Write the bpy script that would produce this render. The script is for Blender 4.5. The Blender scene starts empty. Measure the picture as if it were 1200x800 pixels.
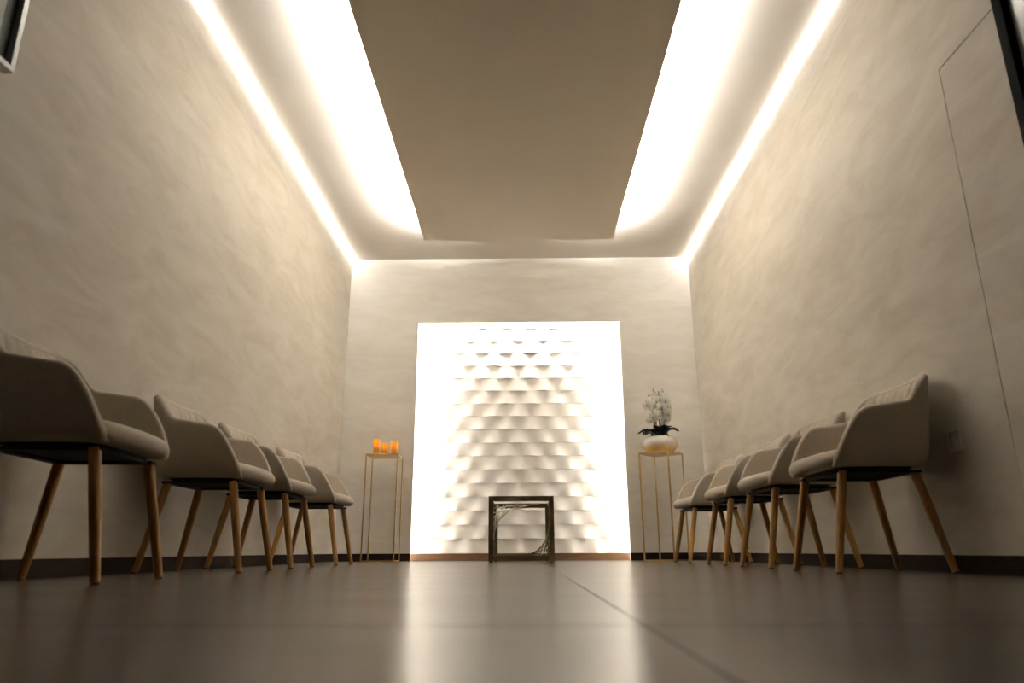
import bpy, bmesh, math, random
from mathutils import Vector, Matrix
random.seed(7)
PI = math.pi
scene = bpy.context.scene
COL = scene.collection

# ------------------------------------------------------------------ camera, world, exposure
cam_d = bpy.data.cameras.new('camera')
cam_d.sensor_width = 36.0
cam_d.lens = 840.0 / 1200.0 * 36.0
cam_d.clip_start = 0.02
cam_d.dof.use_dof = True
cam_d.dof.focus_distance = 6.2
cam_d.dof.aperture_fstop = 2.8
cam = bpy.data.objects.new('camera', cam_d)
COL.objects.link(cam)
cam.matrix_world = (Matrix.Translation((0, 0, 0.089)) @ Matrix.Rotation(math.radians(0.80), 4, 'Z')
                    @ Matrix.Rotation(math.radians(90 + 16.26), 4, 'X')
                    @ Matrix.Rotation(math.radians(-0.2), 4, 'Z'))
scene.camera = cam
world = bpy.data.worlds.new('world')
scene.world = world
world.use_nodes = True
world.node_tree.nodes['Background'].inputs[0].default_value = (0.5, 0.45, 0.4, 1)
world.node_tree.nodes['Background'].inputs[1].default_value = 0.02
vs = scene.view_settings
vs.view_transform = 'Standard'
vs.look = 'None'
vs.gamma = 1.0
vs.use_curve_mapping = False
vs.exposure = 1.05
LED_CORNER = 62.0
LED_PANEL = 500.0
LED_NICHE = 215.0
LED_COL = (1.0, 0.992, 0.98)

# ------------------------------------------------------------------ room measures (metres)
XL, XR, YB, YF, H = -1.78, 1.75, 7.0, -1.6, 3.04
NX0, NX1, NZ = -1.06, 1.003, 2.34          # niche opening
NY = 7.24                                   # niche back plane
PX0, PX1, PY1, PZ = -0.901, 0.858, 6.155, 2.87   # lowered ceiling panel

# ------------------------------------------------------------------ material helpers
def newmat(name):
    m = bpy.data.materials.new(name)
    m.use_nodes = True
    return m, m.node_tree.nodes, m.node_tree.links, m.node_tree.nodes['Principled BSDF']

def plain(name, col, rough=0.5, metal=0.0, var=0.12, scale=30.0, bump=0.0, bscale=200.0, stretch=(1, 1, 1), spec=0.5):
    m, N, L, b = newmat(name)
    tc = N.new('ShaderNodeTexCoord')
    mp = N.new('ShaderNodeMapping'); mp.inputs['Scale'].default_value = stretch
    L.new(tc.outputs['Object'], mp.inputs['Vector'])
    nz = N.new('ShaderNodeTexNoise'); nz.inputs['Scale'].default_value = scale; nz.inputs['Detail'].default_value = 4
    L.new(mp.outputs[0], nz.inputs['Vector'])
    rp = N.new('ShaderNodeValToRGB')
    rp.color_ramp.elements[0].position = 0.3; rp.color_ramp.elements[1].position = 0.7
    rp.color_ramp.elements[0].color = tuple(c * (1 - var) for c in col) + (1,)
    rp.color_ramp.elements[1].color = tuple(min(1, c * (1 + var)) for c in col) + (1,)
    L.new(nz.outputs[0], rp.inputs[0]); L.new(rp.outputs[0], b.inputs['Base Color'])
    b.inputs['Roughness'].default_value = rough
    b.inputs['Metallic'].default_value = metal
    b.inputs['Specular IOR Level'].default_value = spec
    if bump:
        n2 = N.new('ShaderNodeTexNoise'); n2.inputs['Scale'].default_value = bscale
        L.new(mp.outputs[0], n2.inputs['Vector'])
        bp = N.new('ShaderNodeBump'); bp.inputs['Strength'].default_value = bump; bp.inputs['Distance'].default_value = 0.004
        L.new(n2.outputs[0], bp.inputs['Height']); L.new(bp.outputs[0], b.inputs['Normal'])
    return m

def plaster(name, rot, c0, c1):
    """brushed decorative plaster: soft slanting clouds, faint sharper wisps, sparse pale flecks"""
    m, N, L, b = newmat(name)
    tc = N.new('ShaderNodeTexCoord')
    mp = N.new('ShaderNodeMapping'); mp.inputs['Rotation'].default_value = rot; mp.inputs['Scale'].default_value = (1, 1, 3.2)
    L.new(tc.outputs['Object'], mp.inputs['Vector'])
    n1 = N.new('ShaderNodeTexNoise'); n1.inputs['Scale'].default_value = 2.2; n1.inputs['Detail'].default_value = 7; n1.inputs['Roughness'].default_value = 0.62; n1.inputs['Distortion'].default_value = 0.7
    L.new(mp.outputs[0], n1.inputs['Vector'])
    rp = N.new('ShaderNodeValToRGB')
    rp.color_ramp.elements[0].position = 0.33; rp.color_ramp.elements[0].color = c0 + (1,)
    rp.color_ramp.elements[1].position = 0.66; rp.color_ramp.elements[1].color = c1 + (1,)
    L.new(n1.outputs[0], rp.inputs[0])
    vo = N.new('ShaderNodeTexVoronoi'); vo.inputs['Scale'].default_value = 5.5; vo.inputs['Randomness'].default_value = 1.0
    L.new(mp.outputs[0], vo.inputs['Vector'])
    r2 = N.new('ShaderNodeValToRGB')
    r2.color_ramp.elements[0].position = 0.03; r2.color_ramp.elements[0].color = (0.8, 0.8, 0.8, 1)
    r2.color_ramp.elements[1].position = 0.09; r2.color_ramp.elements[1].color = (0, 0, 0, 1)
    L.new(vo.outputs['Distance'], r2.inputs[0])
    n3 = N.new('ShaderNodeTexNoise'); n3.inputs['Scale'].default_value = 9.0
    L.new(tc.outputs['Object'], n3.inputs['Vector'])
    r3 = N.new('ShaderNodeValToRGB'); r3.color_ramp.elements[0].position = 0.52; r3.color_ramp.elements[1].position = 0.62
    L.new(n3.outputs[0], r3.inputs[0])
    mu = N.new('ShaderNodeMath'); mu.operation = 'MULTIPLY'
    L.new(r2.outputs[0], mu.inputs[0]); L.new(r3.outputs[0], mu.inputs[1])
    mx = N.new('ShaderNodeMixRGB'); mx.inputs['Color2'].default_value = (0.80, 0.76, 0.68, 1)
    L.new(mu.outputs[0], mx.inputs['Fac']); L.new(rp.outputs[0], mx.inputs['Color1'])
    L.new(mx.outputs[0], b.inputs['Base Color'])
    b.inputs['Roughness'].default_value = 0.55
    b.inputs['Specular IOR Level'].default_value = 0.3
    n2 = N.new('ShaderNodeTexNoise'); n2.inputs['Scale'].default_value = 6.0; n2.inputs['Detail'].default_value = 6
    L.new(mp.outputs[0], n2.inputs['Vector'])
    bp = N.new('ShaderNodeBump'); bp.inputs['Strength'].default_value = 0.12; bp.inputs['Distance'].default_value = 0.02
    L.new(n2.outputs[0], bp.inputs['Height']); L.new(bp.outputs[0], b.inputs['Normal'])
    return m

def emit(name, strength):
    m, N, L, b = newmat(name)
    b.inputs['Base Color'].default_value = (0.9, 0.9, 0.9, 1)
    b.inputs['Emission Color'].default_value = LED_COL + (1,)
    b.inputs['Emission Strength'].default_value = strength
    return m

def petal_mat():
    m, N, L, b = newmat('white_petal')
    tc = N.new('ShaderNodeTexCoord'); nz = N.new('ShaderNodeTexNoise'); nz.inputs['Scale'].default_value = 60
    rp = N.new('ShaderNodeValToRGB')
    rp.color_ramp.elements[0].color = (0.90, 0.88, 0.78, 1); rp.color_ramp.elements[1].color = (0.96, 0.95, 0.90, 1)
    L.new(tc.outputs['Object'], nz.inputs['Vector']); L.new(nz.outputs[0], rp.inputs[0]); L.new(rp.outputs[0], b.inputs['Base Color'])
    b.inputs['Roughness'].default_value = 0.6
    tr = N.new('ShaderNodeBsdfTranslucent'); L.new(rp.outputs[0], tr.inputs[0])
    mx = N.new('ShaderNodeMixShader'); mx.inputs[0].default_value = 0.22
    L.new(b.outputs[0], mx.inputs[1]); L.new(tr.outputs[0], mx.inputs[2])
    L.new(mx.outputs[0], N['Material Output'].inputs['Surface'])
    return m

PL0, PL1 = (0.62, 0.555, 0.455), (0.74, 0.685, 0.59)
M = {}
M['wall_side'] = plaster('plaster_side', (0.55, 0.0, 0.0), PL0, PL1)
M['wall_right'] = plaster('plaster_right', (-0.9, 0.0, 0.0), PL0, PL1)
M['wall_back'] = plaster('plaster_back_lit', (0.0, 0.5, 0.0), (0.78, 0.725, 0.63), (0.87, 0.83, 0.74))  # side plaster made paler, painting extra light into the back wall
M['wall_dark'] = plain('dark_bounce_absorber', (0.22, 0.18, 0.14), 0.7)  # dark tone made up for unseen surfaces, to absorb bounce light
M['ceiling'] = plain('ceiling_paint', (0.66, 0.60, 0.52), 0.8, var=0.02, scale=3)
M['panel'] = plain('panel_paint', (0.68, 0.61, 0.50), 0.8, var=0.02, scale=3)
M['base'] = plain('baseboard_wood', (0.018, 0.010, 0.006), 0.75, var=0.25, scale=12, stretch=(1, 1, 8), spec=0.1)
M['niche_base'] = plain('niche_baseboard_wood_lit', (0.10, 0.05, 0.022), 0.35, var=0.2, scale=12, stretch=(1, 1, 8))  # baseboard wood with the glow of the niche strips painted into its colour
M['grout'] = plain('grout', (0.03, 0.025, 0.02), 0.8)
M['tile'] = plain('relief_tile', (0.50, 0.445, 0.365), 0.6, var=0.03, scale=8, bump=0.05, bscale=60)
M['niche'] = plain('niche_paint', (0.6, 0.55, 0.48), 0.8, var=0.02)
M['led_corner'] = emit('led_corner', LED_CORNER)
M['led_panel'] = emit('led_panel', LED_PANEL)
M['led_niche'] = emit('led_niche', LED_NICHE)
M['alu'] = plain('aluminium', (0.75, 0.75, 0.75), 0.35, 1.0, var=0.04)
M['fabric'] = plain('greige_fabric', (0.52, 0.455, 0.36), 0.85, var=0.07, scale=90, bump=0.25, bscale=700, spec=0.25)
M['black'] = plain('black_metal', (0.010, 0.010, 0.011), 0.6, var=0.1, spec=0.2)
M['black_matte'] = plain('black_matte', (0.006, 0.006, 0.006), 0.9, var=0.1, spec=0.02)
M['gold'] = plain('gold_metal', (0.60, 0.40, 0.15), 0.33, 1.0, var=0.08)
M['bronze'] = plain('bronze_metal', (0.10, 0.07, 0.028), 0.42, 0.6, var=0.15, scale=14)
M['cord'] = plain('cord', (0.80, 0.72, 0.55), 0.5, var=0.1)
M['cord_shaded'] = plain('cord_shaded', (0.16, 0.115, 0.05), 0.5, var=0.1)  # same cord, its backlit shade painted in as a darker colour
M['white_plastic'] = plain('white_plastic', (0.88, 0.87, 0.85), 0.3, var=0.02)
M['leaf'] = plain('orchid_leaf', (0.012, 0.022, 0.012), 0.35, var=0.3, scale=18)
M['leaf_pale'] = plain('orchid_leaf_pale', (0.055, 0.085, 0.065), 0.35, var=0.25, scale=18)
M['petal'] = petal_mat()
M['lip'] = plain('orchid_lip', (0.30, 0.20, 0.05), 0.5, var=0.2)
M['stem'] = plain('orchid_stem', (0.07, 0.075, 0.03), 0.5, var=0.2)
M['bud'] = plain('orchid_bud', (0.06, 0.05, 0.025), 0.5, var=0.2)
M['soil'] = plain('moss', (0.02, 0.018, 0.012), 0.9)
M['dark_panel'] = plain('dark_panel', (0.06, 0.06, 0.06), 0.25, var=0.3, scale=5)
M['grey_print'] = plain('grey_print', (0.30, 0.28, 0.25), 0.5, var=0.3, scale=6)
M['dark_mat'] = plain('dark_mat', (0.085, 0.085, 0.08), 0.6)
M['silver'] = plain('silver_frame', (0.62, 0.64, 0.66), 0.35, 0.5, var=0.04)

def wood():
    m, N, L, b = newmat('oak_leg')
    tc = N.new('ShaderNodeTexCoord')
    mp = N.new('ShaderNodeMapping'); mp.inputs['Scale'].default_value = (14, 14, 1.4)
    L.new(tc.outputs['Object'], mp.inputs['Vector'])
    nz = N.new('ShaderNodeTexNoise'); nz.inputs['Scale'].default_value = 5; nz.inputs['Detail'].default_value = 6; nz.inputs['Distortion'].default_value = 0.5
    L.new(mp.outputs[0], nz.inputs['Vector'])
    rp = N.new('ShaderNodeValToRGB')
    rp.color_ramp.elements[0].position = 0.3; rp.color_ramp.elements[0].color = (0.34, 0.155, 0.032, 1)
    rp.color_ramp.elements[1].position = 0.7; rp.color_ramp.elements[1].color = (0.52, 0.275, 0.07, 1)
    L.new(nz.outputs[0], rp.inputs[0]); L.new(rp.outputs[0], b.inputs['Base Color'])
    b.inputs['Roughness'].default_value = 0.42
    return m
M['wood'] = wood()

def floor_mat():
    m, N, L, b = newmat('brown_stoneware')
    tc = N.new('ShaderNodeTexCoord')
    mp = N.new('ShaderNodeMapping'); mp.inputs['Scale'].default_value = (0.35, 1, 1)
    L.new(tc.outputs['Object'], mp.inputs['Vector'])
    nz = N.new('ShaderNodeTexNoise'); nz.inputs['Scale'].default_value = 5; nz.inputs['Detail'].default_value = 7
    L.new(mp.outputs[0], nz.inputs['Vector'])
    rp = N.new('ShaderNodeValToRGB')
    rp.color_ramp.elements[0].position = 0.3; rp.color_ramp.elements[0].color = (0.036, 0.023, 0.014, 1)
    rp.color_ramp.elements[1].position = 0.7; rp.color_ramp.elements[1].color = (0.054, 0.035, 0.021, 1)
    L.new(nz.outputs[0], rp.inputs[0]); L.new(rp.outputs[0], b.inputs['Base Color'])
    rr = N.new('ShaderNodeMapRange'); rr.inputs['To Min'].default_value = 0.21; rr.inputs['To Max'].default_value = 0.29
    L.new(nz.outputs[0], rr.inputs['Value']); L.new(rr.outputs[0], b.inputs['Roughness'])
    b.inputs['Specular IOR Level'].default_value = 0.22
    return m
M['floor'] = floor_mat()

def amber_mat(name, c):
    m, N, L, b = newmat(name)
    tc = N.new('ShaderNodeTexCoord')
    nz = N.new('ShaderNodeTexNoise'); nz.inputs['Scale'].default_value = 14
    L.new(tc.outputs['Object'], nz.inputs['Vector'])
    rp = N.new('ShaderNodeValToRGB')
    rp.color_ramp.elements[0].color = (c[0] * 0.85, c[1] * 0.8, c[2] * 0.7, 1)
    rp.color_ramp.elements[1].color = c + (1,)
    L.new(nz.outputs[0], rp.inputs[0]); L.new(rp.outputs[0], b.inputs['Base Color'])
    b.inputs['Roughness'].default_value = 0.2
    tr = N.new('ShaderNodeBsdfTranslucent'); L.new(rp.outputs[0], tr.inputs[0])
    mx = N.new('ShaderNodeMixShader'); mx.inputs[0].default_value = 0.55
    L.new(b.outputs[0], mx.inputs[1]); L.new(tr.outputs[0], mx.inputs[2])
    L.new(mx.outputs[0], N['Material Output'].inputs['Surface'])
    return m
M['amber'] = amber_mat('amber_glass', (1.0, 0.66, 0.14))
def flame_mat():
    m, N, L, b = newmat('candle_flame')
    b.inputs['Emission Color'].default_value = (1.0, 0.80, 0.42, 1); b.inputs['Emission Strength'].default_value = 26
    return m
M['flame'] = flame_mat()
M['wax'] = plain('ivory_wax', (0.85, 0.72, 0.45), 0.5, var=0.04)

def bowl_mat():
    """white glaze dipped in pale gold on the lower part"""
    m, N, L, b = newmat('white_glaze_painted_reflection')
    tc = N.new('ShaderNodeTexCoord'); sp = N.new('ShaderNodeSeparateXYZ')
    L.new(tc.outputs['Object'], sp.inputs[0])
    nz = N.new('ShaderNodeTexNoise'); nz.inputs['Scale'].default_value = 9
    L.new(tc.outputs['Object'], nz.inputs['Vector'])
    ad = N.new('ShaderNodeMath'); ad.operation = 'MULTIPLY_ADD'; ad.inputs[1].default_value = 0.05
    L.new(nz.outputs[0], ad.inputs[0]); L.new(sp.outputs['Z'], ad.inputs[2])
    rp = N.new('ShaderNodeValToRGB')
    rp.color_ramp.elements[0].position = 0.06; rp.color_ramp.elements[0].color = (0.82, 0.58, 0.24, 1)  # gold reflection of the stand top, painted as base colour
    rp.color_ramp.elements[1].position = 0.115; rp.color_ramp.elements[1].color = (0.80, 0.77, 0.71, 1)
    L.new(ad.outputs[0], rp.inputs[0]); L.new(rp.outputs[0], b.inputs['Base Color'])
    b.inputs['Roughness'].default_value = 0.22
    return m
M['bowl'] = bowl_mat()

# ------------------------------------------------------------------ mesh helpers
def finish(name, bm, mat, parent=None, smooth=False, loc=None):
    bmesh.ops.recalc_face_normals(bm, faces=bm.faces[:])
    me = bpy.data.meshes.new(name)
    bm.to_mesh(me); bm.free()
    if mat is not None: me.materials.append(M[mat])
    if smooth:
        for pl in me.polygons: pl.use_smooth = True
    o = bpy.data.objects.new(name, me)
    COL.objects.link(o)
    if parent is not None: o.parent = parent
    if loc is not None: o.location = loc
    return o

def tag(o, label=None, cat=None, group=None, kind=None):
    if label: o['label'] = label
    if cat: o['category'] = cat
    if group: o['group'] = group
    if kind: o['kind'] = kind
    return o

def empty(name, loc, label, cat, group=None, rz=0.0):
    o = bpy.data.objects.new(name, None)
    COL.objects.link(o)
    o.location = loc; o.rotation_euler = (0, 0, rz); o.empty_display_size = 0.1
    return tag(o, label, cat, group)

def copy_tree(o, parent=None):
    c = o.copy(); COL.objects.link(c); c.parent = parent
    for ch in o.children: copy_tree(ch, c)
    return c

def box(bm, x0, x1, y0, y1, z0, z1, bev=0.0, seg=2):
    r = bmesh.ops.create_cube(bm, size=1.0)
    vs_ = r['verts']
    for v in vs_:
        v.co = Vector((x0 + (v.co.x + .5) * (x1 - x0), y0 + (v.co.y + .5) * (y1 - y0), z0 + (v.co.z + .5) * (z1 - z0)))
    if bev:
        es = {e for v in vs_ for e in v.link_edges}
        bmesh.ops.bevel(bm, geom=list(es), offset=bev, segments=seg, profile=0.5, affect='EDGES')
    return bm

def boxobj(name, mat, parent, *a, bev=0.0, loc=None):
    bm = bmesh.new(); box(bm, *a, bev=bev)
    return finish(name, bm, mat, parent, loc=loc)

def tube(bm, pts, rad, n=8, cap=True):
    """round tube along pts; rad is a number or a list"""
    pts = [Vector(p) for p in pts]
    rs = rad if isinstance(rad, (list, tuple)) else [rad] * len(pts)
    rings = []
    up = None
    for i, p in enumerate(pts):
        d = (pts[min(i + 1, len(pts) - 1)] - pts[max(i - 1, 0)]).normalized()
        if up is None:
            up = Vector((1, 0, 0)) if abs(d.x) < 0.8 else Vector((0, 1, 0))
        a = (up - d * up.dot(d)).normalized(); b = d.cross(a); up = a
        rings.append([bm.verts.new(p + (a * math.cos(2 * PI * k / n) + b * math.sin(2 * PI * k / n)) * rs[i]) for k in range(n)])
    for r0, r1 in zip(rings, rings[1:]):
        for k in range(n): bm.faces.new((r0[k], r0[(k + 1) % n], r1[(k + 1) % n], r1[k]))
    if cap:
        bm.faces.new(rings[0][::-1]); bm.faces.new(rings[-1])

def lathe(bm, prof, n=32):
    rings = [[bm.verts.new((r * math.cos(2 * PI * k / n), r * math.sin(2 * PI * k / n), z)) for k in range(n)] for r, z in prof]
    for r0, r1 in zip(rings, rings[1:]):
        for k in range(n): bm.faces.new((r0[k], r0[(k + 1) % n], r1[(k + 1) % n], r1[k]))
    return rings

def grid_faces(bm, rows, close=False):
    for a, b in zip(rows, rows[1:]):
        n = len(a)
        for k in range(n if close else n - 1):
            try: bm.faces.new((a[k], a[(k + 1) % n], b[(k + 1) % n], b[k]))
            except ValueError: pass

# ------------------------------------------------------------------ the room shell
def struct(o):
    return tag(o, kind='structure')

# floor: slab plus large stoneware tiles laid with thin joints
fl = struct(boxobj('floor', 'grout', None, XL - 0.12, XR + 0.12, YF - 0.12, YB + 0.5, -0.10, -0.004))
TS = 1.2
xs = [XL, 0.15 - TS, 0.15, 0.15 + TS, XR]
ys = [YF]
yy = -1.45
while yy < YB + 0.2:
    ys.append(yy); yy += TS
ys.append(YB + 0.2)
g = 0.0016
for i in range(len(xs) - 1):
    for j in range(len(ys) - 1):
        x0, x1, y0, y1 = xs[i] + g, xs[i + 1] - g, ys[j] + g, ys[j + 1] - g
        bm = bmesh.new(); box(bm, x0, x1, y0, y1, -0.004, 0.0, bev=0.0008, seg=1)
        finish('floor_tile', bm, 'floor', fl)

YE = 1.2        # unseen zone before this line, added dark to soak up bounce light
struct(boxobj('ceiling', 'ceiling', None, XL - 0.12, XR + 0.12, YE, YB + 0.5, H, H + 0.1))
struct(boxobj('ceiling_unseen', 'wall_dark', None, XL - 0.12, XR + 0.12, YF - 0.12, YE, H, H + 0.1))
struct(boxobj('wall_unseen_left', 'wall_dark', None, XL - 0.12, XL, YF - 0.12, YE, 0, H))
struct(boxobj('wall_unseen_right', 'wall_dark', None, XR, XR + 0.12, YF - 0.12, YE, 0, H))
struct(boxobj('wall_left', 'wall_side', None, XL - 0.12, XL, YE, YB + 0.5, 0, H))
struct(boxobj('wall_front', 'wall_dark', None, XL, XR, YF - 0.12, YF, 0, H))
# right wall with the flush door leaf set in it (thin joint all round)
DY0, DY1, DZ = 1.66, 2.583, 2.012
bm = bmesh.new()
box(bm, XR, XR + 0.12, YE, DY0, 0, H)
box(bm, XR, XR + 0.12, DY1, YB + 0.5, 0, H)
box(bm, XR, XR + 0.12, DY0, DY1, DZ, H)
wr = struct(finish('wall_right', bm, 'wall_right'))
jg = 0.0025
dr = struct(boxobj('door_1', 'wall_right', None, XR + 0.001, XR + 0.05, DY0 + jg, DY1 - jg, 0.004, DZ - 0.006))
boxobj('door_backing', 'black', dr, XR + 0.06, XR + 0.11, DY0, DY1, 0.0, DZ)
# back wall: facing with the niche opening cut out, niche box behind
LIP = 0.03
bm = bmesh.new()
box(bm, XL, NX0, YB, YB + LIP, 0, H)
box(bm, NX1, XR, YB, YB + LIP, 0, H)
box(bm, NX0, NX1, YB, YB + LIP, NZ, H)
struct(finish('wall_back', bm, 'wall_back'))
EX = 0.20       # the niche box runs on behind the facing
TX = 0.10       # how far the tiling runs on behind the facing
bm = bmesh.new()
box(bm, NX0 - EX - 0.05, NX1 + EX + 0.05, NY, NY + 0.05, 0, NZ + EX + 0.05)
box(bm, NX0 - EX - 0.05, NX0 - EX, YB + LIP, NY, 0, NZ + EX + 0.05)
box(bm, NX1 + EX, NX1 + EX + 0.05, YB + LIP, NY, 0, NZ + EX + 0.05)
box(bm, NX0 - EX, NX1 + EX, YB + LIP, NY, NZ + EX, NZ + EX + 0.05)
nw = struct(finish('wall_niche', bm, 'niche'))

# relief tiles: bowed faces laid in half bond
BBH = 0.066
TP = 0.2535
TH = 0.1335
def tile_mesh(w, a=0.020, n=12, u0=-0.5, u1=0.5):
    bm = bmesh.new()
    gap = 0.0008
    h2 = TH / 2 - gap
    nv = 4
    def depth(u, f_):
        return 0.008 + (a * max(0.0, 1 - f_) ** 1.5 + 0.003) * (0.5 + 0.5 * math.cos(2 * PI * u)) ** 1.4
    rows = [[] for _ in range(nv + 3)]
    for k in range(n + 1):
        u = u0 + (u1 - u0) * k / n
        x = u * TP + (-0.0002 if k == n else (0.0002 if k == 0 else 0))
        rows[0].append(bm.verts.new((x, 0, -h2)))
        for j in range(nv + 1):
            f_ = j / nv
            rows[j + 1].append(bm.verts.new((x, -depth(u, f_), -h2 + 2 * h2 * f_)))
        rows[-1].append(bm.verts.new((x, 0, h2)))
    def normal_at(co):
        u, f_ = co.x / TP, (co.z + h2) / (2 * h2)
        dx = (depth(u + .01, f_) - depth(u - .01, f_)) / (.02 * TP)
        dz = (depth(u, min(1, f_ + .02)) - depth(u, f_ - .02)) / (.04 * 2 * h2)
        return Vector((-dx, -1.0, -dz)).normalized()
    rows.append(rows[0])
    grid_faces(bm, rows)
    bm.faces.new([q[0] for q in rows[:-1]]); bm.faces.new([q[-1] for q in rows[:-1]])
    bmesh.ops.recalc_face_normals(bm, faces=bm.faces[:])
    me = bpy.data.meshes.new('tile')
    bm.to_mesh(me); bm.free(); me.materials.append(M['tile'])
    nrm = []
    for p_ in me.polygons:
        face = abs(p_.normal.y) > 0.5 and p_.center.y < -0.002
        for li in p_.loop_indices:
            nrm.append(normal_at(me.vertices[me.loops[li].vertex_index].co) if face else p_.normal.copy())
        p_.use_smooth = face
    me.normals_split_custom_set([tuple(q) for q in nrm])
    return me
full = tile_mesh(TP)
left_half = tile_mesh(TP, u0=0.0, u1=0.5, n=6)
right_half = tile_mesh(TP, u0=-0.5, u1=0.0, n=6)
XC = -0.035
row = 0
z = BBH + 0.001 + TH / 2
while z - TH / 2 < NZ + 0.02:
    for k in range(-5, 6):
        x = XC + TP * (k + (0.5 if row % 2 else 0))
        if x - TP / 2 < NX0 - TX - 0.12 or x + TP / 2 > NX1 + TX + 0.12: continue
        me = full
        if x - TP / 2 < NX0 - TX: me = left_half
        if x + TP / 2 > NX1 + TX: me = right_half
        if me is left_half and x + TP / 2 < NX0: continue
        o = bpy.data.objects.new('tile', me); COL.objects.link(o); o.parent = nw
        o.location = (x, NY, z)
    z += TH; row += 1

# baseboards
def bboard(name, mat, *a):
    return struct(boxobj(name, mat, None, *a, bev=0.002))
BT = 0.012
bboard('baseboard_left', 'base', XL, XL + BT, YF, YB, 0, BBH)
bboard('baseboard_right', 'base', XR - BT, XR, DY1 + 0.01, YB, 0, BBH)
bboard('baseboard_front', 'base', XL + BT, XR - BT, YF, YF + BT, 0, BBH)
bm = bmesh.new()
box(bm, XL + BT, NX0, YB - BT, YB, 0, BBH, bev=0.002)
box(bm, NX1, XR - BT, YB - BT, YB, 0, BBH, bev=0.002)
struct(finish('baseboard_back', bm, 'base'))
bboard('baseboard_niche', 'niche_base', NX0 - EX + 0.001, NX1 + EX - 0.001, NY - BT - 0.03, NY, 0, BBH)

# ------------------------------------------------------------------ lowered ceiling panel and LED lines
PT = 0.03      # board thickness
pan = empty('ceiling_panel', (0, 0, PZ), 'long flat beige panel lowered from the middle of the ceiling', 'ceiling panel')
boxobj('board', 'panel', pan, PX0, PX1, YE, PY1, 0.0, PT)
for hx in (-0.45, 0.42):
    for hy in (1.6, 3.5, 5.4):
        bm = bmesh.new(); tube(bm, [(hx, hy, PT), (hx, hy, H - PZ)], 0.006)
        finish('hanger', bm, 'alu', pan)

def led_line(label, loc, body, diffuser, group, mat):
    t = empty('led_strip_light', loc, label, 'light', group)
    boxobj('profile', 'alu', t, *body)
    if group == GP:        # open channel: side lips stand above the diffuser
        for sx in (-1, 1): boxobj('channel_lip', 'alu', t, sx * .021 - .001, sx * .021 + .001, body[2], body[3], 0, .0145)
    boxobj('diffuser', mat, t, *diffuser)
    return t
GP = 'hidden lights above the lowered ceiling panel'
ins = 0.032
LY0 = 2.95      # the light lines start here, over the near chairs
Lp = (LY0, PY1 - 0.18)
zt = PZ + PT
for nm, x, s in (('left', PX0 + ins, -1), ('right', PX1 - ins, 1)):
    led_line('hidden white light strip above the %s edge of the lowered ceiling panel' % nm, (x, 0, zt),
             (-0.022, 0.022, Lp[0], Lp[1], 0, 0.006), (-0.018, 0.018, Lp[0], Lp[1], 0.006, 0.010), GP, 'led_panel')
# corner lines: triangular diffuser profile where wall meets ceiling
GC = 'light lines where walls meet ceiling'
def corner_line(label, x, s):
    t = empty('led_corner_light', (x, 0, H), label, 'light', GC)
    w = 0.008
    bm = bmesh.new()
    pr = [(0, 0), (s * w, 0), (s * w, -0.002), (s * 0.002, -w), (0, -w)]
    a = [bm.verts.new((px, LY0, pz)) for px, pz in pr]; b = [bm.verts.new((px, YB - 0.005, pz)) for px, pz in pr]
    for k in range(5): bm.faces.new((a[k], a[(k + 1) % 5], b[(k + 1) % 5], b[k]))
    bm.faces.new(a); bm.faces.new(b)
    finish('profile', bm, 'alu', t)
    bm = bmesh.new()
    q = [(s * (w - .0005), -0.003), (s * (w + .002), -0.005), (s * 0.005, -w - .002), (s * 0.003, -w + .0005)]
    a = [bm.verts.new((px, LY0, pz)) for px, pz in q]; b = [bm.verts.new((px, YB - 0.006, pz)) for px, pz in q]
    for k in range(4): bm.faces.new((a[k], a[(k + 1) % 4], b[(k + 1) % 4], b[k]))
    bm.faces.new(a); bm.faces.new(b)
    finish('diffuser', bm, 'led_corner', t)
corner_line('glowing white light line along the top of the left wall', XL, 1)
corner_line('glowing white light line along the top of the right wall', XR, -1)
# niche strips, behind the lip of the wall facing
GN = 'hidden lights around the tiled niche'
yl0, yl1 = YB + LIP + 0.012, YB + LIP + 0.032
led_line('hidden light strip behind the left edge of the tiled niche', (NX0 - EX, 0, 0),
         (0.0, 0.008, yl0 - .003, yl1 + .003, 0.10, NZ), (0.008, 0.013, yl0, yl1, 0.10, NZ), GN, 'led_niche')
led_line('hidden light strip behind the right edge of the tiled niche', (NX1 + EX, 0, 0),
         (-0.008, 0.0, yl0 - .003, yl1 + .003, 0.10, NZ), (-0.013, -0.008, yl0, yl1, 0.10, NZ), GN, 'led_niche')
led_line('hidden light strip behind the top edge of the tiled niche', (0, 0, NZ + EX),
         (NX0, NX1, yl0 - .003, yl1 + .003, -0.008, 0.0), (NX0, NX1, yl0, yl1, -0.013, -0.008), GN, 'led_niche')

# glare shields that keep the niche strips from shining straight into the room
lights = [o for o in COL.objects if o.get('group') == GN]
sy0, sy1, sl = 0.006 + YB + LIP, 0.026 + YB + LIP, 0.055
for t, sgn in zip(lights[:2], (1, -1)):
    boxobj('glare_shield', 'alu', t, min(0, sgn * sl), max(0, sgn * sl), sy0, sy0 + .002, .10, NZ)
    boxobj('glare_shield', 'alu', t, min(sgn * sl, sgn * (sl - .002)), max(sgn * sl, sgn * (sl - .002)), sy0 + .002, sy1, .10, NZ)
boxobj('glare_shield', 'alu', lights[2], NX0, NX1, sy0, sy0 + .002, -sl, 0)
boxobj('glare_shield', 'alu', lights[2], NX0, NX1, sy0 + .002, sy1, -sl, -sl + .002)

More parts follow.
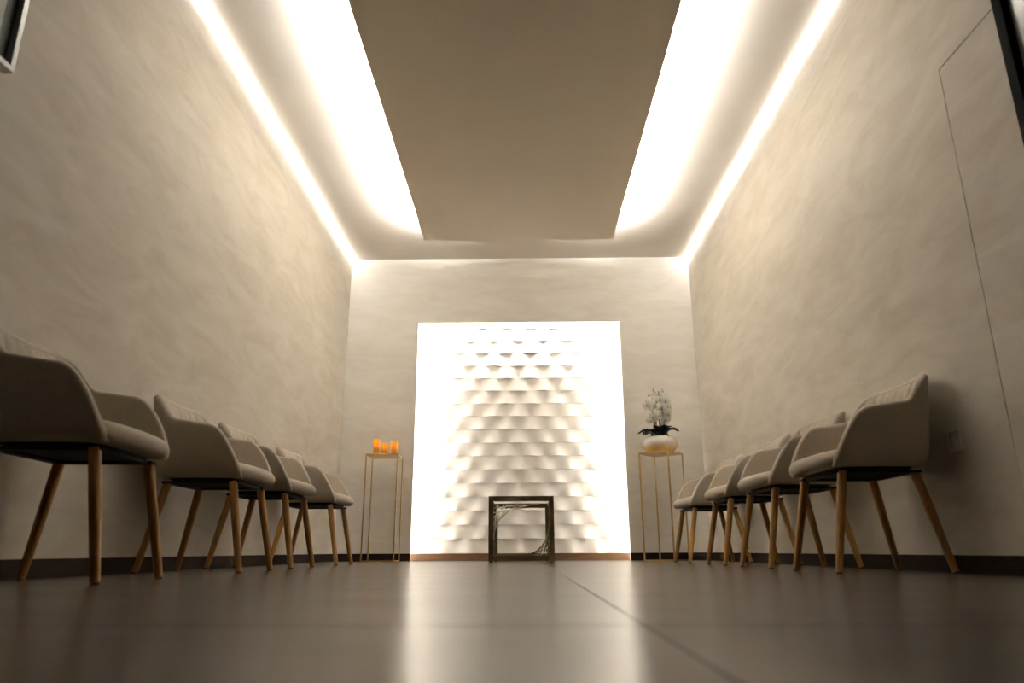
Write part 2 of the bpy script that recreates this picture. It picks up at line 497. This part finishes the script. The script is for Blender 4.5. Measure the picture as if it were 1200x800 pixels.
# ------------------------------------------------------------------ armchairs
def plan(n_arm=12, n_cor=30, hw=0.275, yf=0.150, yc=-0.075, yb=-0.268, ex=4.4):
    """half outline from the right front round to the back centre, then mirrored: (x, y, phi)"""
    pts = []
    for k in range(n_arm): pts.append((hw, yf + (yc - yf) * k / n_arm, 0.0, yf + (yc - yf) * k / n_arm))
    for k in range(n_cor + 1):
        ph = PI / 2 * k / n_cor
        c, s = max(math.cos(ph), 0.0), math.sin(ph)
        pts.append((hw * c ** (2 / ex), yc + (yb - yc) * s ** (2 / ex), ph, None))
    return pts
def sstep(a, b, x):
    t = min(1, max(0, (x - a) / (b - a))); return t * t * (3 - 2 * t)
ZB = 0.41
def shell_data():
    half = plan()
    pts = half + [(-x, y, ph, ya) for x, y, ph, ya in half[-2::-1]]
    n = len(pts)
    out = []
    for i, (x, y, ph, ya) in enumerate(pts):
        a = pts[max(i - 1, 0)]; b = pts[min(i + 1, n - 1)]
        tx, ty = b[0] - a[0], b[1] - a[1]
        l = math.hypot(tx, ty) or 1
        nx, ny = -ty / l, tx / l
        if nx * x + ny * (y - 0.0) < 0: nx, ny = -nx, -ny
        if ya is not None:
            u = min(1.0, (0.150 - ya) / 0.165)
            top = 0.447 + 0.207 * (1 - (1 - u) ** 2.0) 
        else:
            top = 0.654
        top += 0.022 * sstep(0.0, 0.2, -y) + 0.126 * sstep(0.150, 0.270, -y)
        top += -0.004 * sstep(1.2, 1.57, ph)
        lean = 0.07 + 0.08 * sstep(0.2, 1.3, ph)
        out.append((x, y, nx, ny, top, lean, ph))
    return out
def off_at(z, lean):
    o = lean * max(0, z - 0.47)
    if z < 0.50: o -= 0.055 * (1 - math.sqrt(max(0, 1 - ((0.50 - z) / 0.0905) ** 2)))
    return o
def make_chair(label, group):
    t = empty('armchair', (0, 0, 0), label, 'armchair', group)
    D = shell_data()
    th = 0.034
    # upholstered shell
    bm = bmesh.new()
    rows = []
    for x, y, nx, ny, top, lean, ph in D:
        sec = []
        zr = top - th / 2
        zs = [ZB + (zr - ZB) * q for q in (0, .04, .1, .18, .3, .45, .6, .75, .9, 1.0)]
        for z in zs: sec.append((off_at(z, lean), z))
        orr = off_at(zr, lean)
        for k in range(1, 6):
            a = PI * k / 6
            sec.append((orr - th / 2 + th / 2 * math.cos(a), zr + th / 2 * math.sin(a)))
        zi = max(min(0.455, zr - 0.01), 0.42)
        for q in (1.0, .7, .4, 0.0):
            z = zi + (zr - zi) * q
            sec.append((off_at(z, lean) - th, z))
        sec.append((off_at(ZB, lean) - th, ZB + 0.002))
        rows.append([bm.verts.new((x + nx * o_, y + ny * o_, z)) for o_, z in sec])
    grid_faces(bm, rows, close=True)
    bm.faces.new(rows[0]); bm.faces.new(rows[-1][::-1])
    finish('shell', bm, 'fabric', t, smooth=True)
    # channelled lining inside the back
    bm = bmesh.new()
    rows = []
    s = 0.0
    idx = [i for i, d in enumerate(D) if d[6] > 0.30]
    fine = []
    for a, b in zip(idx, idx[1:]):
        for q in range(4):
            f_ = q / 4
            fine.append([D[a][k] * (1 - f_) + D[b][k] * f_ for k in range(7)])
    fine.append(list(D[idx[-1]]))
    L_, prev = [], None
    for d in fine:
        if prev is not None: s += math.hypot(d[0] - prev[0], d[1] - prev[1])
        L_.append(s); prev = d
    nch = 10
    for d, sl in zip(fine, L_):
        x, y, nx, ny, top, lean, ph = d
        u = sl / s
        bul = 0.013 * abs(math.sin(PI * u * nch)) ** 0.6 * min(1, 12 * min(u, 1 - u) + .15)
        r = []
        ztop = top - 0.010
        for q in range(9):
            f_ = q / 8
            z = 0.455 + (ztop - 0.455) * f_
            e = 1 - max(0, (f_ - 0.8) / 0.2) ** 2
            o_ = off_at(z, lean) - th - (bul + 0.003) * e + 0.004 * (1 - e)
            r.append(bm.verts.new((x + nx * o_, y + ny * o_, z)))
        rows.append(r)
    grid_faces(bm, rows)
    finish('backrest_lining', bm, 'fabric', t, smooth=True)
    # seat cushion with a soft nose
    bm = bmesh.new()
    nn = 56
    rows = []
    for ins_, z in ((0.10, 0.412), (0.045, 0.412), (0.018, 0.419), (0.004, 0.432), (0.0, 0.446), (0.004, 0.462), (0.016, 0.476), (0.04, 0.484), (0.10, 0.489), (0.17, 0.491)):
        r = []
        for k in range(nn):
            a = 2 * PI * k / nn
            c, s_ = math.cos(a), math.sin(a)
            ex = 2 / 4.2
            px = (0.262 - ins_) * math.copysign(abs(c) ** ex, c)
            py = -0.005 + (0.212 - ins_) * math.copysign(abs(s_) ** ex, s_)
            if py > 0.10: py -= 0.035 * (px / 0.262) ** 2 * (py - 0.10) / 0.10
            r.append(bm.verts.new((px, py, z - 0.014 * sstep(0.09, 0.21, py))))
        rows.append(r)
    grid_faces(bm, rows, close=True)
    bm.faces.new(rows[0]); bm.faces.new(rows[-1])
    finish('seat_cushion', bm, 'fabric', t, smooth=True)
    # underside pan and black mounting frame
    bm = bmesh.new()
    r0, r1 = [], []
    for k in range(40):
        a = 2 * PI * k / 40; c, s_ = math.cos(a), math.sin(a); ex = 2 / 3.6
        px, py = 0.232 * math.copysign(abs(c) ** ex, c), -0.040 + 0.178 * math.copysign(abs(s_) ** ex, s_)
        r0.append(bm.verts.new((px * 0.92, py * 0.92, 0.398))); r1.append(bm.verts.new((px, py, 0.415)))
    grid_faces(bm, [r0, r1], close=True); bm.faces.new(r0); bm.faces.new(r1)
    finish('underside', bm, 'black', t)
    bm = bmesh.new()
    for sx in (-1, 1): box(bm, sx * .18 - .022, sx * .18 + .022, -.205, .13, .389, .399)
    for sy in (-0.195, 0.10): box(bm, -.2, .2, sy - .02, sy + .02, .388, .399)
    finish('mounting_frame', bm, 'black', t)
    # tapered legs
    for sx in (-1, 1):
        for (tp, bt, r0_, r1_) in (((sx * .195, .105, .396), (sx * .225, .180, .004), .0185, .0135), ((sx * .180, -.195, .396), (sx * .215, -.275, .004), .0185, .0135)):
            bm = bmesh.new()
            A, B = Vector(tp), Vector(bt)
            tube(bm, [A + (B - A) * q for q in (0, .1, .4, .8, .985, 1.0)], [r0_, r0_, r0_ * .92 + r1_ * .08, r0_ * .35 + r1_ * .65, r1_, r1_ - .001], n=14)
            lg = finish('leg', bm, 'wood', t, smooth=True)
            bm = bmesh.new()
            tube(bm, [B + Vector((0, 0, .001)), B - Vector((0, 0, .004))], r1_ * .85, n=12)
            finish('glide', bm, 'black', lg)
    return t
left = [(2.37, 4.5, 'beige armchair cut off by the left picture edge, nearest in the left row'),
        (3.49, 2.0, 'second beige armchair from the camera along the left wall'),
        (4.23, 1.5, 'third beige armchair from the camera along the left wall'),
        (5.22, 0.5, 'farthest beige armchair of the left row, beside the slim gold stand with amber glasses')]
right = [(3.16, 0.5, 'beige armchair nearest in the right row, beside the white wall socket'),
         (3.97, 1.5, 'second beige armchair from the camera along the right wall'),
         (4.76, -1.0, 'third beige armchair from the camera along the right wall'),
         (5.77, 1.5, 'farthest beige armchair of the right row, in front of the orchid stand')]
proto = make_chair(left[0][2], 'armchairs along the left wall')
first = True
for rows_, xc, rz, grp in ((left, -1.432, -PI / 2, 'armchairs along the left wall'), (right, 1.402, PI / 2, 'armchairs along the right wall')):
    for yc_, dr_, lab in rows_:
        c = proto if first else copy_tree(proto)
        first = False
        c.location = (xc, yc_, 0); c.rotation_euler = (0, 0, rz + math.radians(dr_))
        c['label'] = lab; c['group'] = grp

# ------------------------------------------------------------------ slim gold stands
def make_stand(loc, rz, label):
    t = empty('side_table', loc, label, 'side table', 'slim gold stands', rz)
    s, hgt, b = 0.148, 0.94, 0.0055
    bm = bmesh.new(); box(bm, -s, s, -s, s, hgt - 0.014, hgt, bev=0.002); finish('table_top', bm, 'gold', t)
    for sx in (-1, 1):
        for sy in (-1, 1):
            boxobj('leg', 'gold', t, sx * (s - b) - b, sx * (s - b) + b, sy * (s - b) - b, sy * (s - b) + b, 0, hgt - 0.014)
    for sy in (-1, 1):
        boxobj('foot_rail', 'gold', t, -s + 2 * b, s - 2 * b, sy * (s - b) - b, sy * (s - b) + b, 0, 0.009)
        boxobj('foot_rail', 'gold', t, sy * (s - b) - b, sy * (s - b) + b, -s + 2 * b, s - 2 * b, 0, 0.009)
    return t
TLc = (-1.275, 6.66); TRc = (1.262, 6.585)
make_stand((TLc[0], TLc[1], 0), 0.0, 'slim gold wire stand left of the niche carrying amber glasses')
make_stand((TRc[0], TRc[1], 0), math.radians(-38), 'slim gold wire stand right of the niche carrying the orchid bowl')

# amber glass candle holders
def candle(dx, dy, r, h, label, sq):
    t = empty('candle_holder', (TLc[0] + dx, TLc[1] + dy, 0.94), label, 'candle holder', 'amber glasses on the left stand')
    bm = bmesh.new()
    def ring(rad, z):
        o_ = []
        for k in range(28):
            a = 2 * PI * k / 28; c, s = math.cos(a), math.sin(a); ex = 2 / sq
            o_.append(bm.verts.new((rad * math.copysign(abs(c) ** ex, c), rad * math.copysign(abs(s) ** ex, s), z)))
        return o_
    rr = [ring(r * .86, 0), ring(r * .95, .004), ring(r, h * .5), ring(r * 1.02, h - .002), ring(r * .99, h), ring(r * .93, h - .002), ring(r * .88, h * .35), ring(r * .7, h * .3)]
    grid_faces(bm, rr, close=True); bm.faces.new(rr[0]); bm.faces.new(rr[-1])
    finish('glass', bm, 'amber', t, smooth=True)
    bm = bmesh.new(); lathe(bm, [(0.001, h * .31), (r * .62, h * .31), (r * .62, h * .55), (r * .55, h * .57), (0.001, h * .56)], 20)
    finish('candle', bm, 'wax', t, smooth=True)
    bm = bmesh.new(); tube(bm, [(0, 0, h * .56), (0.001, 0, h * .66)], 0.0012); finish('wick', bm, 'black', t)
    bm = bmesh.new(); lathe(bm, [(0.0004, h * .64), (.0035, h * .67), (.0042, h * .71), (.0025, h * .78), (.0003, h * .84)], 10); finish('flame', bm, 'flame', t, smooth=True)
candle(-.078, -.02, .028, .150, 'tallest amber glass, left of the three on the gold stand', 3.5)
candle(-.006, .01, .034, .112, 'shortest amber glass, in the middle of the gold stand', 4.0)
candle(.088, -.02, .033, .130, 'amber glass at the right end of the gold stand', 3.5)

# ------------------------------------------------------------------ orchid in a bowl
orc = empty('potted_orchid', (TRc[0], TRc[1], 0.94), 'white orchid with dark leaves in a round white bowl with a painted gold reflection', 'orchid')
BZ = 0.150
bm = bmesh.new()
prof = [(0.001, 0), (0.075, 0.0), (0.095, 0.006)]
for k in range(1, 15):
    a = -1.15 + (1.15 + 1.02) * k / 14
    prof.append((0.062 + 0.094 * math.cos(a), 0.078 + 0.078 * math.sin(a) * 1.02))
prof += [(0.098, 0.143), (0.085, 0.130), (0.001, 0.128)]
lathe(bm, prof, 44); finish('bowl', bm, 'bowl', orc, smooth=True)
bm = bmesh.new(); lathe(bm, [(0.001, 0.142), (0.06, 0.141), (0.09, 0.134), (0.001, 0.130)], 24); finish('moss', bm, 'soil', orc, smooth=True)
def leaf(ang, ln, wd, rise, droop, mat):
    bm = bmesh.new(); rows = []
    n = 10
    for i in range(n + 1):
        t_ = i / n
        w = wd * math.sin(PI * (0.12 + 0.86 * t_)) ** 0.8
        r = 0.02 + ln * t_
        zc = BZ - 0.012 + rise * math.sin(PI * min(1, t_ * 1.15) * .62) - droop * t_ ** 2.4
        row_ = []
        for j in range(-3, 4):
            v = j / 3
            row_.append(bm.verts.new((r, w * v, zc + 0.018 * abs(v) ** 1.5 * (1 - .4 * t_))))
        rows.append(row_)
    grid_faces(bm, rows)
    r_ = bmesh.ops.solidify(bm, geom=bm.faces[:], thickness=0.003)
    bmesh.ops.rotate(bm, verts=bm.verts[:], cent=(0, 0, 0), matrix=Matrix.Rotation(ang, 3, 'Z'))
    finish('leaf', bm, mat, orc, smooth=True)
for a, ln, wd, ri, dp, mt in ((0.15, .165, .05, .085, .012, 'leaf'), (-0.55, .165, .05, .075, .03, 'leaf'), (-1.35, .135, .046, .030, .075, 'leaf_pale'),
                              (-2.2, .14, .045, .040, .045, 'leaf'), (3.0, .175, .052, .080, .035, 'leaf'), (2.4, .14, .04, .06, .02, 'leaf'),
                              (1.0, .14, .042, .06, .02, 'leaf'), (-1.75, .12, .055, .095, .01, 'leaf'), (-0.95, .125, .055, .095, .01, 'leaf'), (-2.75, .16, .052, .075, .06, 'leaf')):
    leaf(a, ln, wd, ri, dp, mt)
def flower_mesh():
    bm = bmesh.new()
    def petal(ang, ln, wd, lift, z0):
        rows = []
        for i in range(6):
            t_ = i / 5
            w = wd * math.sin(PI * (0.10 + 0.80 * t_)) ** 0.7
            rows.append([bm.verts.new((ln * t_ * math.cos(ang) - w * v * math.sin(ang), z0 - lift * math.sin(t_ * 2.2) + .004 * v * v, ln * t_ * math.sin(ang) + w * v * math.cos(ang))) for v in (-1, -.5, 0, .5, 1)])
        grid_faces(bm, rows)
    for a in (90, 210, 330): petal(math.radians(a), .034, .013, .004, .003)
    for a in (15, 165): petal(math.radians(a), .037, .021, .006, 0)
    return bm
def lip_mesh():
    bm = bmesh.new()
    tube(bm, [(0, -.002, .004), (0, -.010, .000), (0, -.014, -.008), (0, -.011, -.016)], [.0035, .0045, .005, .0015], n=8)
    return bm
fb = None
stems = [(-.055, -.03, -.092, -.03, .345, 5), (-.025, .02, -.030, -.02, .430, 6), (.0, -.03, .000, -.05, .400, 6), (.025, .02, .042, -.01, .440, 5), (.05, -.02, .070, -.04, .370, 5), (-.04, .03, -.065, .03, .390, 4), (.035, -.03, .025, -.06, .310, 4)]
for sx, sy, ex_, ey_, hh, nf in stems:
    pts = []
    for i in range(11):
        t_ = i / 10
        bend = max(0, t_ - 0.5) / 0.5
        pts.append((sx * (1 - t_ * .2) + (ex_ - sx * .8) * bend ** 1.5, sy * (1 - t_ * .3) + (ey_ - sy * .7) * bend ** 1.5, BZ - 0.014 + hh * (t_ - 0.03 * bend ** 3)))
    bm = bmesh.new(); tube(bm, pts, [.0042] * 6 + [.0036, .003, .0026, .0022, .0018], n=6)
    finish('stem', bm, 'stem', orc, smooth=True)
    bm = bmesh.new(); tube(bm, [(sx * 1.0 + .004, sy - .004, BZ - .014), (sx * .86 + .004, sy * .8 - .004, BZ + hh * .55)], .0022, n=6)
    finish('support_stick', bm, 'stem', orc)
    for k in range(nf):
        t_ = 0.50 + 0.40 * k / max(1, nf - 1) + random.uniform(-.02, .02)
        i = min(9, int(t_ * 10)); f_ = t_ * 10 - i
        p = Vector(pts[i]).lerp(Vector(pts[i + 1]), f_)
        p += Vector((random.uniform(-.040, .040), -0.018 + random.uniform(-.025, .012), random.uniform(-.015, .010)))
        if fb is None:
            o = finish('flower', flower_mesh(), 'petal', orc, smooth=True)
            lp = finish('lip', lip_mesh(), 'lip', o, smooth=True); fb = o
        else:
            o = fb.copy(); COL.objects.link(o); o.parent = orc
            lp = fb.children[0].copy(); COL.objects.link(lp); lp.parent = o
        o.location = p
        o.rotation_euler = (random.uniform(-.1, .55), random.uniform(-.35, .35), random.uniform(-.6, .6) - 0.1)
        sc = random.uniform(1.1, 1.4); o.scale = (sc, sc, sc)
    for k in range(4):
        p = Vector(pts[10]) + Vector((random.uniform(-.018, .018), random.uniform(-.01, .01), -0.012 + .018 * k))
        if k:
            q = Vector(pts[10])
        bm = bmesh.new()
        bmesh.ops.create_icosphere(bm, subdivisions=1, radius=.0062 - .0007 * k)
        for v in bm.verts: v.co.z *= 1.35
        for v in bm.verts: v.co += p
        tube(bm, [Vector(pts[10]) - Vector((0, 0, .012)), p - Vector((0, 0, .004))], .0011, n=5)
        finish('bud', bm, 'bud', orc, smooth=True)

# ------------------------------------------------------------------ open cube table with corded corners
tb = empty('cube_table', (-0.013, 5.75, 0), 'open bronze square tube frame with corded corners standing before the niche', 'table')
hw, hh, bw, dp = 0.256, 0.502, 0.040, 0.98
def sq_frame(y0):
    f_ = []
    for sx in (-1, 1):
        f_.append(boxobj('upright', 'bronze', tb, sx * (hw - bw / 2) - bw / 2, sx * (hw - bw / 2) + bw / 2, y0, y0 + bw, 0.006, hh, bev=.0015))
    for z0 in (0.014, hh - bw):
        f_.append(boxobj('crossbar', 'bronze', tb, -hw + bw, hw - bw, y0, y0 + bw, z0, z0 + bw, bev=.0015))
    return f_
sq_frame(0.0); sq_frame(dp - bw)
for sx in (-1, 1):
    for z0 in (0.018, hh - 0.018 - .004):
        boxobj('side_rail', 'bronze', tb, sx * (hw - .012) - .008, sx * (hw - .012) + .008, bw, dp - bw, z0, z0 + .016)
    for y0 in (.02, dp - .02):
        bm = bmesh.new(); tube(bm, [(sx * (hw - .02), y0, 0), (sx * (hw - .02), y0, .008)], .012, n=12); finish('foot', bm, 'black', tb)
def cords(y, cx, cz, sx, sz, nx_, ax, az, mat, rad):
    for k in range(nx_):
        f_ = (k + 0.5) / nx_
        a = Vector((cx + sx * ax * f_, y, cz)); b = Vector((cx, y - .003 * (k % 2), cz + sz * az * (1 - f_)))
        bm = bmesh.new(); tube(bm, [a, b], rad, n=6); finish('cord', bm, mat, tb, smooth=True)
iw = hw - bw
cords(0.02, iw + .004, 0.05, -1, 1, 8, .26, .30, 'cord_shaded', .0034)
cords(0.026, iw + .004, 0.05, -1, 1, 3, .16, .17, 'cord', .003)
cords(dp - bw - .006, -hw + .004, hh - .012, 1, -1, 7, .44, .33, 'cord', .0036)
cords(dp - bw - .012, -hw + .004, hh - .012, 1, -1, 3, .26, .22, 'cord', .0034)

# ------------------------------------------------------------------ things on the walls
so = empty('wall_socket', (XR, 2.906, 0.51), 'square white wall socket low on the right wall', 'socket')
bm = bmesh.new()
for a in ((-.041, .041, -.041, -.030), (-.041, .041, .030, .041), (-.041, -.030, -.030, .030), (.030, .041, -.030, .030)):
    box(bm, -.016, 0, a[0], a[1], a[2], a[3], bev=.003)
finish('frame', bm, 'white_plastic', so)
boxobj('insert', 'white_plastic', so, -.008, 0, -.030, .030, -.030, .030)
bm = bmesh.new()
rg = []
for r, x in ((.0225, -.0085), (.020, -.0085), (.0195, -.0065), (.001, -.0063)):
    rg.append([bm.verts.new((x, r * math.cos(2 * PI * k / 28), r * math.sin(2 * PI * k / 28))) for k in range(28)])
grid_faces(bm, rg, close=True); finish('cup', bm, 'white_plastic', so)
for s in (-1, 1):
    bm = bmesh.new(); tube(bm, [(-.0075, s * .0095, 0), (-.006, s * .0095, 0)], .0025, n=10); finish('pin_hole', bm, 'black', so)

def framed(name, label, cat, x, s, y0, y1, z0, z1, fw, fm, mm, pm, mw, depth=.035):
    t = empty(name, (x, (y0 + y1) / 2, z0), label, cat)
    hy, hz = (y1 - y0) / 2, z1 - z0
    X = lambda a, b: (min(s * a, s * b), max(s * a, s * b))
    for (ya, yb_, za, zb) in ((-hy, hy, 0, fw), (-hy, hy, hz - fw, hz), (-hy, -hy + fw, fw, hz - fw), (hy - fw, hy, fw, hz - fw)):
        boxobj('frame_bar', fm, t, *X(0, depth), ya, yb_, za, zb, bev=.002)
    boxobj('mat', mm, t, *X(0, .012), -hy + fw, hy - fw, fw, hz - fw)
    boxobj('print', pm, t, *X(.012, .015), -hy + fw + mw, hy - fw - mw, fw + mw, hz - fw - mw)
framed('picture', 'silver framed picture with a dark mount high on the left wall', 'picture', XL, 1, 1.25, 2.09, 1.672, 2.55, .022, 'silver', 'dark_mat', 'grey_print', .05)
framed('wall_screen', 'black framed panel high on the right wall at the picture edge', 'panel', XR, -1, 1.10, 2.185, 1.30, 2.60, .045, 'black_matte', 'black_matte', 'dark_panel', .01)
